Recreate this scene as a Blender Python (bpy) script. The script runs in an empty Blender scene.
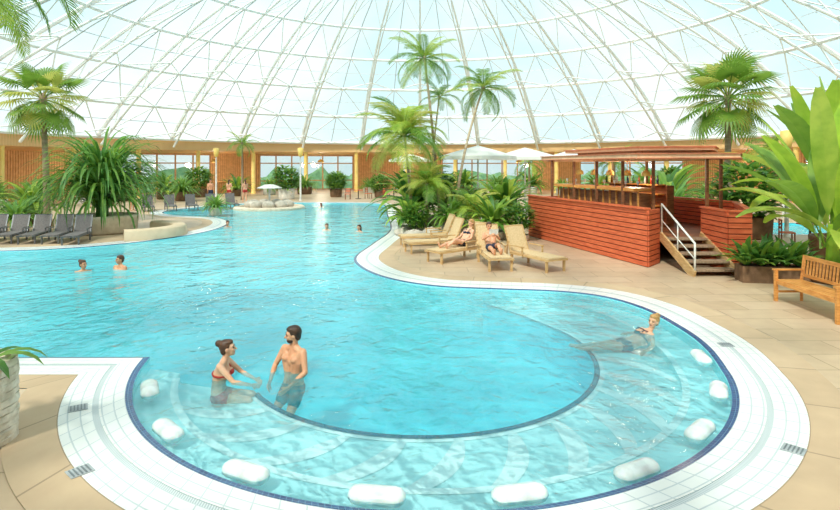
import bpy, math, random
from mathutils import Vector, Matrix
from mathutils.geometry import tessellate_polygon
random.seed(7)
sc=bpy.context.scene; COL=sc.collection
pi=math.pi; V=Vector
sc.view_settings.view_transform='Standard'
def lin(c):
    c/=255.0
    return c/12.92 if c<=.04045 else ((c+.055)/1.055)**2.4
def rgb(c): return (lin(c[0]),lin(c[1]),lin(c[2]),1)
# ---------------- materials
def base(name):
    m=bpy.data.materials.new(name); m.use_nodes=True
    nt=m.node_tree; return m,nt,nt.nodes['Principled BSDF']
def mat(name,c1,c2=None,scale=6,rough=.6,bump=0.0,metal=0,kind='noise',stretch=(1,1,1),uv=False,sub=0,trans=0,dist=0,brick=None,mortar=None,msize=.02):
    m,nt,b=base(name); L=nt.links; N=nt.nodes
    b.inputs['Roughness'].default_value=rough; b.inputs['Metallic'].default_value=metal
    if c2 is None: c2=tuple(max(0,x*.86) for x in c1)
    tc=N.new('ShaderNodeTexCoord'); mp=N.new('ShaderNodeMapping'); mp.inputs['Scale'].default_value=stretch
    L.new(tc.outputs['UV' if uv else 'Object'],mp.inputs[0])
    if kind=='brick':
        t=N.new('ShaderNodeTexBrick'); t.inputs['Scale'].default_value=1
        t.inputs['Brick Width'].default_value=brick[0]; t.inputs['Row Height'].default_value=brick[1]
        t.inputs['Mortar Size'].default_value=msize; t.offset=.5 if len(brick)<3 else brick[2]
        t.inputs['Color1'].default_value=rgb(c1); t.inputs['Color2'].default_value=rgb(c2)
        t.inputs['Mortar'].default_value=rgb(mortar or c2); L.new(mp.outputs[0],t.inputs['Vector'])
        n=N.new('ShaderNodeTexNoise'); n.inputs['Scale'].default_value=scale; n.inputs['Detail'].default_value=5
        L.new(mp.outputs[0],n.inputs['Vector'])
        mx=N.new('ShaderNodeMixRGB'); mx.blend_type='OVERLAY'; mx.inputs[0].default_value=.18
        L.new(t.outputs['Color'],mx.inputs[1]); L.new(n.outputs['Fac'],mx.inputs[2]); L.new(mx.outputs[0],b.inputs['Base Color']); f=t.outputs['Fac']
    else:
        if kind=='wave':
            t=N.new('ShaderNodeTexWave'); t.inputs['Scale'].default_value=scale; t.inputs['Distortion'].default_value=dist; f=t.outputs['Fac']
        else:
            t=N.new('ShaderNodeTexNoise'); t.inputs['Scale'].default_value=scale; t.inputs['Detail'].default_value=5; f=t.outputs['Fac']
        L.new(mp.outputs[0],t.inputs['Vector'])
        r=N.new('ShaderNodeValToRGB'); r.color_ramp.elements[0].color=rgb(c2); r.color_ramp.elements[1].color=rgb(c1)
        if kind=='noise': r.color_ramp.elements[0].position=.35; r.color_ramp.elements[1].position=.65
        L.new(f,r.inputs[0]); L.new(r.outputs[0],b.inputs['Base Color'])
    if bump:
        bp=N.new('ShaderNodeBump'); bp.inputs['Strength'].default_value=bump; bp.inputs['Distance'].default_value=.02
        L.new(f,bp.inputs['Height']); L.new(bp.outputs[0],b.inputs['Normal'])
    if sub: b.inputs['Subsurface Weight'].default_value=sub; b.inputs['Subsurface Scale'].default_value=.02
    if trans:
        tr=N.new('ShaderNodeBsdfTranslucent'); ms=N.new('ShaderNodeMixShader'); ms.inputs[0].default_value=trans
        tr.inputs[0].default_value=rgb(tuple(min(255,x*1.15) for x in c1))
        L.new(b.outputs[0],ms.inputs[1]); L.new(tr.outputs[0],ms.inputs[2]); L.new(ms.outputs[0],N['Material Output'].inputs[0])
    return m
def leafmat(n,c1,c2): return mat(n,c1,c2,scale=2.5,rough=.45,trans=.38)
G_palm=leafmat('leaf_palm',(136,170,70),(78,124,48))
G_lime=leafmat('leaf_lime',(192,208,92),(120,162,56))
G_dark=leafmat('leaf_dark',(96,142,62),(46,94,46))
G_pand=leafmat('leaf_strap',(142,182,98),(64,128,66))
G_ban=leafmat('leaf_banana',(190,215,78),(112,166,52))
G_yel=leafmat('leaf_yellow',(212,204,112),(140,168,66))
BARK=mat('bark',(205,186,160),(148,126,102),scale=1.2,kind='wave',stretch=(0.2,0.2,6),dist=3,rough=.9,bump=.5)
WHITE=mat('white_steel',(250,252,252),(240,245,246),scale=3,rough=.4)
REDW=mat('red_wood',(226,116,74),(200,90,54),scale=3,stretch=(1,1,8),rough=.5)
BROWNW=mat('brown_wood',(150,96,62),(112,68,42),scale=3,stretch=(1,1,6),rough=.5)
TEAK=mat('teak',(230,164,90),(198,130,62),scale=4,stretch=(1,1,6),rough=.45)
LTEAK=mat('light_teak',(218,184,134),(190,150,96),scale=4,stretch=(1,1,6),rough=.5)
STAIRW=mat('stair_wood',(172,148,124),(142,116,94),scale=4,stretch=(6,1,1),rough=.6)
CREAM=mat('cream_fabric',(220,192,150),(204,174,130),scale=30,rough=.9)
GREYF=mat('grey_fabric',(128,120,118),(100,95,95),scale=30,rough=.9)
GREYM=mat('grey_metal',(120,120,122),rough=.4,metal=.6)
CANV=mat('white_canvas',(250,250,246),(240,240,236),scale=4,rough=.9,trans=.3)
YEL=mat('yellow_paint',(252,218,134),(240,202,106),scale=2,rough=.6)
CONC=mat('pale_stone',(226,210,188),(208,190,166),scale=5,rough=.8,bump=.3)
ROCK=mat('rock',(212,202,188),(168,158,144),scale=3,rough=.9,bump=.8)
DARKG=mat('dark_counter',(70,58,50),rough=.3)
TERR=mat('pot_brown',(130,98,72),(98,72,50),scale=6,rough=.7)
WPOT=mat('pot_white',(235,232,225),rough=.5)
SOIL=mat('soil',(80,60,45),rough=1)
BLACK=mat('eye_dark',(30,22,18),rough=.2)
LIP=mat('lip',(190,105,95),rough=.5)
SKIN=mat('skin_fair',(234,184,152),(222,164,130),scale=6,rough=.5,sub=.1)
SKIN2=mat('skin_tan',(224,166,130),(204,142,105),scale=6,rough=.5,sub=.1)
HAIRB=mat('hair_brown',(95,60,38),(55,32,20),scale=20,stretch=(1,1,.2),rough=.5,bump=.5)
HAIRD=mat('hair_dark',(76,52,36),(42,28,20),scale=20,rough=.5,bump=.5)
HAIRY=mat('hair_blond',(205,160,100),(150,108,62),scale=20,rough=.5,bump=.5)
CL_TEAL=mat('cloth_teal',(40,120,130),rough=.8)
CL_DARK=mat('cloth_navy',(40,50,75),rough=.8)
CL_RED=mat('cloth_red',(190,60,50),rough=.8)
CL_WHITE=mat('cloth_white',(240,238,232),rough=.9)
# ---------------- mesh helper
class M:
    def __init__(s): s.v=[];s.f=[];s.m=[];s.uv=None
    def add(s,vs,fs,mi=0):
        o=len(s.v); s.v+= [tuple(v) for v in vs]; s.f+=[tuple(i+o for i in f) for f in fs]; s.m+=[mi]*len(fs)
    def box(s,c,size,rz=0,mi=0):
        x,y,z=[a/2 for a in size]; R=Matrix.Rotation(rz,3,'Z'); c=V(c)
        vs=[c+R@V((a*x,b*y,d*z)) for a in(-1,1) for b in(-1,1) for d in(-1,1)]
        s.add(vs,[(0,1,3,2),(4,6,7,5),(0,4,5,1),(2,3,7,6),(0,2,6,4),(1,5,7,3)],mi)
    def beam(s,p,q,w,h,mi=0,up=(0,0,1)):
        p=V(p);q=V(q);d=(q-p).normalized();u=V(up)
        if abs(d.dot(u))>.98:u=V((0,1,0))
        a=d.cross(u).normalized()*w/2; b=a.cross(d).normalized()*h/2
        vs=[e+i*a+j*b for e in(p,q) for i in(-1,1) for j in(-1,1)]
        s.add(vs,[(0,1,3,2),(4,6,7,5),(0,4,5,1),(2,3,7,6),(0,2,6,4),(1,5,7,3)],mi)
    def path(s,pts,rad,n=8,mi=0,cap=True):
        pts=[V(p) for p in pts]
        if not hasattr(rad,'__len__'): rad=[rad]*len(pts)
        vs=[];fs=[];pu=None
        for i,p in enumerate(pts):
            d=(pts[min(i+1,len(pts)-1)]-pts[max(i-1,0)]).normalized()
            if pu is None: pu=V((0,0,1)) if abs(d.z)<.9 else V((1,0,0))
            a=d.cross(pu).normalized(); b=a.cross(d).normalized(); pu=b
            for k in range(n):
                t=2*pi*k/n; vs.append(p+(a*math.cos(t)+b*math.sin(t))*rad[i])
        for i in range(len(pts)-1):
            for k in range(n): fs.append((i*n+k,i*n+(k+1)%n,(i+1)*n+(k+1)%n,(i+1)*n+k))
        if cap: fs.append(tuple(range(n-1,-1,-1))); fs.append(tuple(range((len(pts)-1)*n,len(pts)*n)))
        s.add(vs,fs,mi)
    def ell(s,c,r,R=None,n=14,m=8,mi=0):
        c=V(c); R=R or Matrix.Identity(3); vs=[]
        for i in range(m+1):
            ph=pi*i/m
            for k in range(n):
                t=2*pi*k/n; vs.append(c+R@V((r[0]*math.sin(ph)*math.cos(t),r[1]*math.sin(ph)*math.sin(t),r[2]*math.cos(ph))))
        fs=[(i*n+k,(i+1)*n+k,(i+1)*n+(k+1)%n,i*n+(k+1)%n) for i in range(m) for k in range(n)]
        s.add(vs,fs,mi)
    def cap(s,p,r0,q,r1,n=10,mi=0):
        p=V(p);q=V(q);d=q-p; L=d.length
        if L<1e-5: s.ell(p,(r0,)*3,n=n,mi=mi);return
        d/=L; pts=[];rr=[]
        for a in (-88,-60,-30,0): pts.append(p+d*r0*math.sin(math.radians(a)));rr.append(r0*math.cos(math.radians(a)))
        for a in (0,30,60,88): pts.append(q+d*r1*math.sin(math.radians(a)));rr.append(r1*math.cos(math.radians(a)))
        s.path(pts,rr,n,mi)
    def lathe(s,prof,c=(0,0,0),n=24,mi=0):
        c=V(c);vs=[c+V((r*math.cos(2*pi*k/n),r*math.sin(2*pi*k/n),z)) for r,z in prof for k in range(n)]
        fs=[(i*n+k,i*n+(k+1)%n,(i+1)*n+(k+1)%n,(i+1)*n+k) for i in range(len(prof)-1) for k in range(n)]
        s.add(vs,fs,mi)
    def mesh(s,name,mats,smooth=False):
        me=bpy.data.meshes.new(name); me.from_pydata(s.v,[],s.f)
        for m in (mats if isinstance(mats,(list,tuple)) else [mats]): me.materials.append(m)
        me.polygons.foreach_set('material_index',s.m)
        if smooth: me.polygons.foreach_set('use_smooth',[True]*len(s.f))
        if s.uv:
            uvl=me.uv_layers.new(name='UVMap')
            for lp in me.loops: uvl.data[lp.index].uv=s.uv[lp.vertex_index]
        me.update(); return me
def top(name,label,cat,loc=(0,0,0),rot=0,data=None,group=None,kind=None):
    o=bpy.data.objects.new(name,data); o.location=loc; o.rotation_euler=(0,0,rot)
    o['label']=label; o['category']=cat
    if group:o['group']=group
    if kind:o['kind']=kind
    COL.objects.link(o); return o
def part(name,parent,data,label=None,mw=None):
    o=bpy.data.objects.new(name,data); o.parent=parent
    if label:o['label']=label
    if mw is not None:o.matrix_local=mw
    COL.objects.link(o); return o
def clone(o,loc,rot=None,scale=None,label=None):
    def rec(src,par):
        c=src.copy(); 
        if par: c.parent=par; c.matrix_parent_inverse=src.matrix_parent_inverse.copy()
        COL.objects.link(c)
        for ch in list(src.children): rec(ch,c)
        return c
    n=rec(o,None); n.location=loc
    if rot is not None:n.rotation_euler=(0,0,rot)
    if scale:n.scale=(scale,)*3
    if label:n['label']=label
    return n
def single(name,label,cat,m,mats,loc=(0,0,0),rot=0,smooth=False,group=None,kind=None):
    return top(name,label,cat,loc,rot,m.mesh(name,mats,smooth),group,kind)
# ---------------- pool outline
CX,CY,RX,RY=0.15,9.1,4.25,4.45; YL=8.4
ctrl=[(4.5,8.9),(4.57,9.9),(4.46,11.2),(3.98,12.2),(3.1,12.72),(1.84,12.95),(0.3,13.3),(-0.9,14.3),(-1.7,15.8),(-2.05,17.6),(-1.75,20.5),(-1.35,25),(-1.9,32),(-2.6,40),(-4,42),(-9,42.6),(-13,41.5),(-15,38),(-15.7,34.5),(-14,32),(-11,30.4),(-9.4,27.5),(-9.2,24),(-10.4,21),(-12.3,19.2),(-15,18.5),(-19,18)]
def arcpt(o,a): return V((CX+(RX+o)*math.cos(a),CY+(RY+o)*math.sin(a)))
def catmull(pts,k=8):
    out=[];P=[V(p) for p in pts];P=[P[0]*2-P[1]]+P+[P[-1]*2-P[-2]]
    for i in range(1,len(P)-2):
        for j in range(k):
            t=j/k;a,b,c,d=P[i-1:i+3]
            out.append(.5*((2*b)+(-a+c)*t+(2*a-5*b+4*c-d)*t*t+(-a+3*b-3*c+d)*t**3))
    out.append(P[-2]); return out
A1=math.radians(-16)
pre=tuple(arcpt(0,A1-.2))
spl=catmull([pre,tuple(arcpt(0,A1))]+ctrl)[8:]
nrm=[]
for i in range(len(spl)):
    d=(spl[min(i+1,len(spl)-1)]-spl[max(i-1,0)]).normalized(); nrm.append(V((d.y,-d.x)))
nrm[0]=V((math.cos(A1),math.sin(A1)))
NA=90
def outline(o):
    s=(YL-o-CY)/(RY+o); a0=pi-math.asin(s)
    pts=[arcpt(o,a0+(2*pi+A1-a0)*i/NA) for i in range(NA)]
    pts+=[p+n*o for p,n in zip(spl,nrm)]
    pts+=[V((-20-o,15)),V((-20-o,YL-o))]
    return pts
BASE=outline(0)
def strip(o0,z0,o1,z1):
    P0=outline(o0);P1=outline(o1);n=len(P0)
    m=M();m.uv=[];u=0
    for i in range(n+1):
        j=i%n
        if i: u+=(V(BASE[j])-V(BASE[i-1])).length
        m.v.append((P0[j].x,P0[j].y,z0)); m.v.append((P1[j].x,P1[j].y,z1)); m.uv+=[(u,0),(u,math.hypot(o1-o0,z1-z0))]
    for i in range(n): m.f.append((2*i,2*i+1,2*i+3,2*i+2)); m.m.append(0)
    return m
def flat(loops,z,up=True):
    m=M(); L3=[[V((p[0],p[1],0)) for p in lp] for lp in loops]
    for lp in L3: m.v+=[(p.x,p.y,z) for p in lp]
    for t in tessellate_polygon(L3):
        a,b,c=[V(m.v[i]) for i in t]
        m.f.append(tuple(t) if ((b-a).cross(c-a)).z>0 else (t[0],t[2],t[1])); m.m.append(0)
    return m
TILEW=mat('white_tile',(240,239,234),(232,234,232),kind='brick',brick=(.25,.125,0),mortar=(196,203,206),msize=.008,uv=True,rough=.3)
TILEB=mat('blue_tile',(28,80,130),(18,60,108),kind='brick',brick=(.06,.05,0),mortar=(80,130,165),msize=.003,uv=True,rough=.2)
TILEN=mat('navy_tile',(10,45,95),(6,36,84),scale=8,rough=.2)
TILEC=mat('cyan_tile',(130,225,235),(110,216,230),kind='brick',brick=(.12,.06,0),mortar=(180,232,236),msize=.006,uv=True,rough=.3)
BEIGE=mat('beige_coping',(200,172,140),(190,162,130),kind='brick',brick=(1.2,.7,0),mortar=(160,136,110),msize=.012,uv=True,scale=3,rough=.7)
GRAT=mat('grating',(220,226,226),(170,180,185),kind='wave',scale=12,uv=True,rough=.4)
FLOORM=mat('stone_floor',(204,178,150),(193,166,136),kind='brick',brick=(1.3,.65),mortar=(162,135,108),msize=.011,scale=4,rough=.45)
DEEP=mat('pool_floor',(92,224,240),(82,218,236),kind='brick',brick=(.5,.5,0),mortar=(104,229,242),msize=.008,scale=.6,rough=.5)
SHELF=mat('pool_shelf',(210,244,246),(198,239,243),scale=1.2,rough=.5)
SHELFW=mat('pool_shelf_border',(250,254,253),(243,251,251),scale=1.5,rough=.4)
ZD=.04
pool=top('swimming_pool','white and cyan tiled swimming pool basin with round whirlpool bay','swimming pool')
part('basin_wall',pool,strip(0,-1.02,0,ZD-.02).mesh('basin_wall',TILEC))
part('basin_floor',pool,flat([BASE],-1.0).mesh('basin_floor',DEEP))
part('edge_line',pool,strip(0,ZD-.02,.08,ZD-.005).mesh('edge_line',TILEB),'dark blue mosaic edge line')
part('rim',pool,strip(.08,ZD-.005,.36,ZD).mesh('rim',TILEW),'white tiled rim')
part('gutter',pool,strip(.36,ZD-.003,.42,ZD-.003).mesh('gutter',GRAT),'pale overflow grating')
part('tiled_walkway',pool,strip(.42,ZD,.76,ZD+.003).mesh('tiled_walkway',TILEW),'white tiled border')
part('coping',pool,strip(.76,ZD+.003,1.25,ZD+.012).mesh('coping',BEIGE),'tan stone coping')
SC=V((0.02,9.6));SRX=2.86;SRY=3.05
def resample(P,n):
    L=[0]
    for i in range(1,len(P)): L.append(L[-1]+(P[i]-P[i-1]).length)
    out=[];j=0
    for k in range(n+1):
        s=L[-1]*k/n
        while j<len(P)-2 and L[j+1]<s: j+=1
        t=(s-L[j])/max(1e-6,L[j+1]-L[j]); out.append(P[j].lerp(P[j+1],min(1,t)))
    return out
ao=outline(-.003)
outer=ao[:NA]+[p-n*.003 for p,n in zip(spl[:46],nrm)]
ina=[V((SC.x+SRX*math.cos(a),SC.y+SRY*math.sin(a))) for a in [math.radians(216+i*(392-216)/60) for i in range(61)]]
inner=ina+[V((2.1,11.9)),V((1.7,12.5)),V((1.45,12.9))]
NS=420
O_=resample(outer,NS);I_=resample(inner,NS)
def sp_(i,t):
    i=max(0,min(NS,i));k=int(i);f=i-k;k2=min(NS,k+1)
    return I_[k].lerp(I_[k2],f).lerp(O_[k].lerp(O_[k2],f),t)
prof=[(0,-.30),(.70,-.30),(.702,-.16),(1,-.16)]
m=M()
for i in range(NS+1):
    for t,z in prof: p=sp_(i,t);m.v.append((p.x,p.y,z))
for i in range(NS):
    for j in range(3): a=4*i+j;m.f.append((a,a+1,a+5,a+4));m.m.append(0)
part('seat_shelf',pool,m.mesh('seat_shelf',SHELF),'pale underwater seat shelf with raised outer bench')
m=M()
def ribbon(m,pts,w,z):
    o=len(m.v)
    for i,p in enumerate(pts):
        d=(pts[min(i+1,len(pts)-1)]-pts[max(i-1,0)]).normalized();n=V((d.y,-d.x))
        ww=w[i] if hasattr(w,'__len__') else w
        m.v.append((p.x-n.x*ww,p.y-n.y*ww,z));m.v.append((p.x+n.x*ww,p.y+n.y*ww,z))
    for i in range(len(pts)-1): m.f.append((o+2*i,o+2*i+1,o+2*i+3,o+2*i+2));m.m.append(0)
for k in range(1,17):
    i0=k*NS/17; pts=[sp_(i0+10*math.sin(q/14*2.6)-6*q/14,.05+.64*q/14) for q in range(15)]
    ribbon(m,pts,[.05+.07*math.sin(pi*q/14) for q in range(15)],-.292)
ribbon(m,[sp_(i,.715) for i in range(6,NS-20)],.05,-.152)
ribbon(m,[sp_(i,.045) for i in range(6,NS-30)],.04,-.29)
part('seat_border',pool,m.mesh('seat_border',SHELFW),'white tile bands dividing the seats')
mm=M();iw=[V((-4.1,8.45))]+inner
for i in range(len(iw)-1):
    a,b=iw[i],iw[i+1]; mm.add([(a.x,a.y,-.3),(b.x,b.y,-.3),(b.x,b.y,-1),(a.x,a.y,-1)],[(0,1,2,3)])
part('shelf_riser',pool,mm.mesh('shelf_riser',DEEP))
mm=M();ribbon(mm,inner,.042,-.28)
part('shelf_edge_line',pool,mm.mesh('shelf_edge_line',TILEN),'dark blue mosaic line on shelf edge')
# water
def watermat():
    m,nt,b=base('water');N=nt.nodes;L=nt.links
    b.inputs['Base Color'].default_value=rgb((112,222,236)); b.inputs['Roughness'].default_value=1; b.inputs['Specular IOR Level'].default_value=0
    tr=N.new('ShaderNodeBsdfTransparent');tr.inputs[0].default_value=(.84,.98,.99,1)
    gl=N.new('ShaderNodeBsdfGlossy');gl.inputs['Roughness'].default_value=.03
    tc=N.new('ShaderNodeTexCoord');mp=N.new('ShaderNodeMapping');mp.inputs['Scale'].default_value=(1,.85,1);L.new(tc.outputs['Object'],mp.inputs[0])
    n1=N.new('ShaderNodeTexNoise');n1.inputs['Scale'].default_value=4.5;n1.inputs['Detail'].default_value=3;n1.inputs['Distortion'].default_value=.8;L.new(mp.outputs[0],n1.inputs['Vector'])
    n2=N.new('ShaderNodeTexNoise');n2.inputs['Scale'].default_value=1.3;n2.inputs['Detail'].default_value=2;L.new(mp.outputs[0],n2.inputs['Vector'])
    bp=N.new('ShaderNodeBump');bp.inputs['Strength'].default_value=.7;bp.inputs['Distance'].default_value=.05
    b2=N.new('ShaderNodeBump');b2.inputs['Strength'].default_value=.5;b2.inputs['Distance'].default_value=.14
    L.new(n2.outputs['Fac'],b2.inputs['Height']);L.new(b2.outputs[0],bp.inputs['Normal'])
    L.new(n1.outputs['Fac'],bp.inputs['Height']);L.new(bp.outputs[0],gl.inputs['Normal'])
    lw=N.new('ShaderNodeLayerWeight');lw.inputs[0].default_value=.5
    r=N.new('ShaderNodeValToRGB');e=r.color_ramp.elements;e[0].position=.45;e[0].color=(.03,)*3+(1,);e[1].position=.86;e[1].color=(.93,)*3+(1,)
    k=e.new(.62);k.color=(.18,)*3+(1,);k=e.new(.76);k.color=(.43,)*3+(1,)
    L.new(lw.outputs['Facing'],r.inputs[0])
    m1=N.new('ShaderNodeMixShader');L.new(r.outputs[0],m1.inputs[0]);L.new(tr.outputs[0],m1.inputs[1]);L.new(b.outputs[0],m1.inputs[2])
    fr=N.new('ShaderNodeFresnel');fr.inputs['IOR'].default_value=1.5;L.new(bp.outputs[0],fr.inputs['Normal'])
    mx=N.new('ShaderNodeMixShader');L.new(fr.outputs[0],mx.inputs[0]);L.new(m1.outputs[0],mx.inputs[1]);L.new(gl.outputs[0],mx.inputs[2])
    L.new(mx.outputs[0],N['Material Output'].inputs[0]);return m
WATER=watermat()
single('pool_water','clear turquoise rippling pool water','water',flat([outline(-.002)],0),WATER,kind='stuff')
# headrests: smooth rounded cushions
hr=M();hr.cap((0,-.16,0),.10,(0,.16,0),.10,20)
hr.v=[(x*1.1,y,z*.75) for x,y,z in hr.v]
hm=hr.mesh('headrest',mat('white_headrest',(236,244,243),rough=.25,sub=.3),True)
for x,y in((-3.5,7.25),(-2.76,6.13),(-1.65,5.30),(-.38,4.92),(.88,4.94),(2.06,5.32),(3.06,6.12),(3.84,7.2),(4.24,8.45)):
    top('headrest','white moulded neck rest at the pool edge','headrest',(x,y,-.005),math.atan2(y-CY,x-CX),hm,group='neck rests around the whirlpool bay')
dm=M();dm.box((0,0,0),(.2,.18,.01));
for i in range(5): dm.box((-.07+.035*i,0,.006),(.014,.15,.006),mi=1)
dme=dm.mesh('floor_drain',[mat('drain_grey',(180,186,190),rough=.4),mat('drain_dark',(120,128,132),rough=.4)])
for x,y in((-4.02,6.58),(-3.17,5.22),(3.75,5.62),(4.86,8.9)):
    top('floor_drain','small grey square drain grate in white tiles','drain',(x,y,ZD+.006),math.atan2(y-CY,x-CX),dme,group='deck drains')
# floor
p2=[V((15.6+4*math.cos(t),25.5+2.6*math.sin(t))) for t in [2*pi*i/40 for i in range(40)]]
circ=[V((38*math.cos(t),30+38*math.sin(t))) for t in [2*pi*i/90 for i in range(90)]]
top('floor','tan stone paved bath deck','floor',data=flat([circ,outline(1.25),p2],ZD+.005).mesh('floor',FLOORM),kind='structure')
top('ground','green lawn around the bath building','ground',(0,30,-1.3),data=flat([[V((160*math.cos(t),160*math.sin(t))) for t in [2*pi*i/60 for i in range(60)]]],0).mesh('ground',mat('grass',(140,172,115),(110,148,90),scale=.3)),kind='structure')
h=M();n=240
for i in range(n+1):
    a=2*pi*(i%n)/n
    for r,z in((44,-1.3),(44.3+random.random()*.5,.6),(45,1.2+random.random()*1.6),(46,-1.3)): h.v.append((r*math.cos(a),r*math.sin(a),z))
for i in range(n):
    for j in range(3): h.f.append((4*i+j,4*i+j+1,4*i+j+5,4*i+j+4));h.m.append(0)
single('hedge','green hedge and shrubs outside the windows','hedge',h,mat('hedge_leaf',(150,185,138),(98,140,102),scale=1.5,rough=.9,bump=1),(0,30,0),kind='stuff')
sp=top('side_pool','small turquoise tiled side pool','swimming pool')
mb=flat([p2],-.9);k=len(mb.v)
for p in p2: mb.v.append((p.x,p.y,ZD))
for i in range(40): mb.f.append((i,(i+1)%40,k+(i+1)%40,k+i));mb.m.append(0)
part('basin',sp,mb.mesh('basin',DEEP))
rb=M();rb.lathe([(1,0),(1.08,0)],n=40)
rb.v=[(15.6+4*x*(1),25.5+2.6*y,ZD+.02) for x,y,z in rb.v]
part('rim',sp,rb.mesh('rim',WPOT))
single('side_pool_water','turquoise water of the side pool','water',flat([p2],-.02),WATER,kind='stuff')
# ---------------- dome
RISE=11.0;ZR=5.28;RS=(900+RISE*RISE)/(2*RISE);ZC=ZR+RISE-RS
def dz(r): return ZC+math.sqrt(RS*RS-r*r)
radii=[30,26.8,23.2,19.2,15,10.5,6,2]
def dn(r,off):
    z=dz(r);n=V((r,z-ZC)).normalized();return (r-n.x*off,z-n.y*off)
NR=30
def dp(r,a,off=0):
    q=dn(r,off);return V((q[0]*math.cos(a),q[0]*math.sin(a),q[1]))
rib=M()
rs=[30-28*i/20 for i in range(21)]
def tap(a): return [max(.35,r/30)*a for r in rs]
rib.path([dp(r,0,.1) for r in rs],tap(.19),6)
rib.path([dp(r,0,1.0) for r in rs],tap(.11),6)
st=2*pi/NR
for i in range(len(radii)-1):
    r0,r1=radii[i],radii[i+1]; rm=(r0+r1)/2
    rib.path([dp(r0,0,.1),dp(rm,0,1.0),dp(r1,0,.1)],.06*max(.4,r0/30),5)
    if i<6:
        rib.path([dp(r0,0,.1),dp(r1,st/2,.1)],.05*max(.5,r0/30),4)
        rib.path([dp(r0,st,.1),dp(r1,st/2,.1)],.05*max(.5,r0/30),4)
    if i<3:
        rib.path([dp(rm,0,1.0),dp(r0,st/2,.12),dp(rm,st,1.0)],.05,4)
ribme=rib.mesh('dome_truss',WHITE)
for i in range(NR):
    top('trim_%d'%(i+1),'white steel lattice truss of the glass dome','roof truss',(0,30,0),i*st+st/2,ribme,group='dome trusses',kind='structure')
tn=NR+1
for r in radii:
    h=M();h.path([dp(r,2*pi*i/90,.1) for i in range(91)],.16 if r==30 else .06+.09*r/30,6)
    single('trim_%d'%tn,'white steel hoop ring of the glass dome','roof hoop',h,WHITE,(0,30,0),kind='structure',group='dome hoops');tn+=1
cm=M();nb=90;rl=[30-28*i/24 for i in range(25)]
for r in rl:
    for k in range(nb): cm.v.append(tuple(dp(r,2*pi*k/nb)))
for i in range(24):
    for k in range(nb): cm.f.append((i*nb+k,i*nb+(k+1)%nb,(i+1)*nb+(k+1)%nb,(i+1)*nb+k)); cm.m.append(0)
for k in range(NR): cm.path([dp(r,2*pi*k/NR,.05) for r in rl[:21:2]],.04,3,mi=1,cap=False)
for i in range(3):
    r=(radii[i]+radii[i+1])/2; cm.path([dp(r,2*pi*i_/72,.05) for i_ in range(73)],.035,3,mi=1,cap=False)
gm,nt,b=base('dome_glass');N=nt.nodes;L=nt.links;N.remove(b)
tr=N.new('ShaderNodeBsdfTransparent');tr.inputs[0].default_value=(.86,.955,.965,1)
tl=N.new('ShaderNodeBsdfTranslucent');tl.inputs[0].default_value=(.9,.97,1,1)
mx=N.new('ShaderNodeMixShader');mx.inputs[0].default_value=.08
L.new(tr.outputs[0],mx.inputs[1]);L.new(tl.outputs[0],mx.inputs[2]);L.new(mx.outputs[0],N['Material Output'].inputs[0])
single('ceiling','pale glazed dome roof with fine glazing bars','ceiling',cm,[gm,mat('glazing_bar',(222,230,234),rough=.5)],(0,30,0),kind='structure')
# ring building
WOODS=mat('wood_slats',(240,198,142),(214,168,112),kind='wave',scale=3,uv=True,rough=.6)
SOFF=mat('wood_soffit',(236,194,138),(216,172,118),scale=3,rough=.6)
def ring(r0,z0,r1,z1,a0=0,a1=2*pi,n=90):
    m=M();m.uv=[]
    for i in range(n+1):
        a=a0+(a1-a0)*i/n
        m.v.append((r0*math.cos(a),r0*math.sin(a),z0));m.v.append((r1*math.cos(a),r1*math.sin(a),z1));u=a*r0
        m.uv+=[(u,0),(u,math.hypot(r1-r0,z1-z0))]
    for i in range(n): m.f.append((2*i,2*i+1,2*i+3,2*i+2));m.m.append(0)
    return m
single('trim_60','honey-coloured slatted wood fascia under the dome','fascia',ring(30.2,4.25,30.2,5.15),WOODS,(0,30,0),kind='structure')
single('trim_61','pale metal edge ring carrying the dome','ring beam',ring(30.1,5.1,30.1,5.4),WHITE,(0,30,0),kind='structure')
single('trim_62','honey wood soffit of the surrounding gallery','soffit',ring(30.2,4.25,37.6,4.1),SOFF,(0,30,0),kind='structure')
gl2,nt,b=base('window_glass');N=nt.nodes;L=nt.links;N.remove(b)
tr=N.new('ShaderNodeBsdfTransparent');tr.inputs[0].default_value=(.66,.80,.82,1)
gg=N.new('ShaderNodeBsdfGlossy');gg.inputs['Roughness'].default_value=.05
mx=N.new('ShaderNodeMixShader');mx.inputs[0].default_value=.12
L.new(tr.outputs[0],mx.inputs[1]);L.new(gg.outputs[0],mx.inputs[2]);L.new(mx.outputs[0],N['Material Output'].inputs[0])
nb=44;w=2*37.5*math.tan(pi/nb)
wm=M();wm.add([(0,-w/2,.05),(0,w/2,.05),(0,w/2,4.1),(0,-w/2,4.1)],[(0,1,2,3)],1)
for y in(-w/2,-w/6,w/6,w/2): wm.box((0,y,2.0),(.12,.14,4.2))
for z in(.08,1.1,3.1,4.05): wm.box((0,0,z),(.1,w,.12 if z<3.5 else .25))
wme=wm.mesh('window',[mat('window_frame',(212,166,116),rough=.5),gl2])
sm=M();sm.box((0,0,2.05),(.2,w,4.2))
for i in range(26): sm.box((-.12,-w/2+(i+.5)*w/26,2.05),(.05,.12,4.1),mi=1)
sme=sm.mesh('wall',[mat('wall_wood',(214,164,110),(194,144,94),scale=4,rough=.6),mat('wall_batten',(238,194,138),(218,174,120),scale=4,rough=.6)])
wi=1;wl=1
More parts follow.
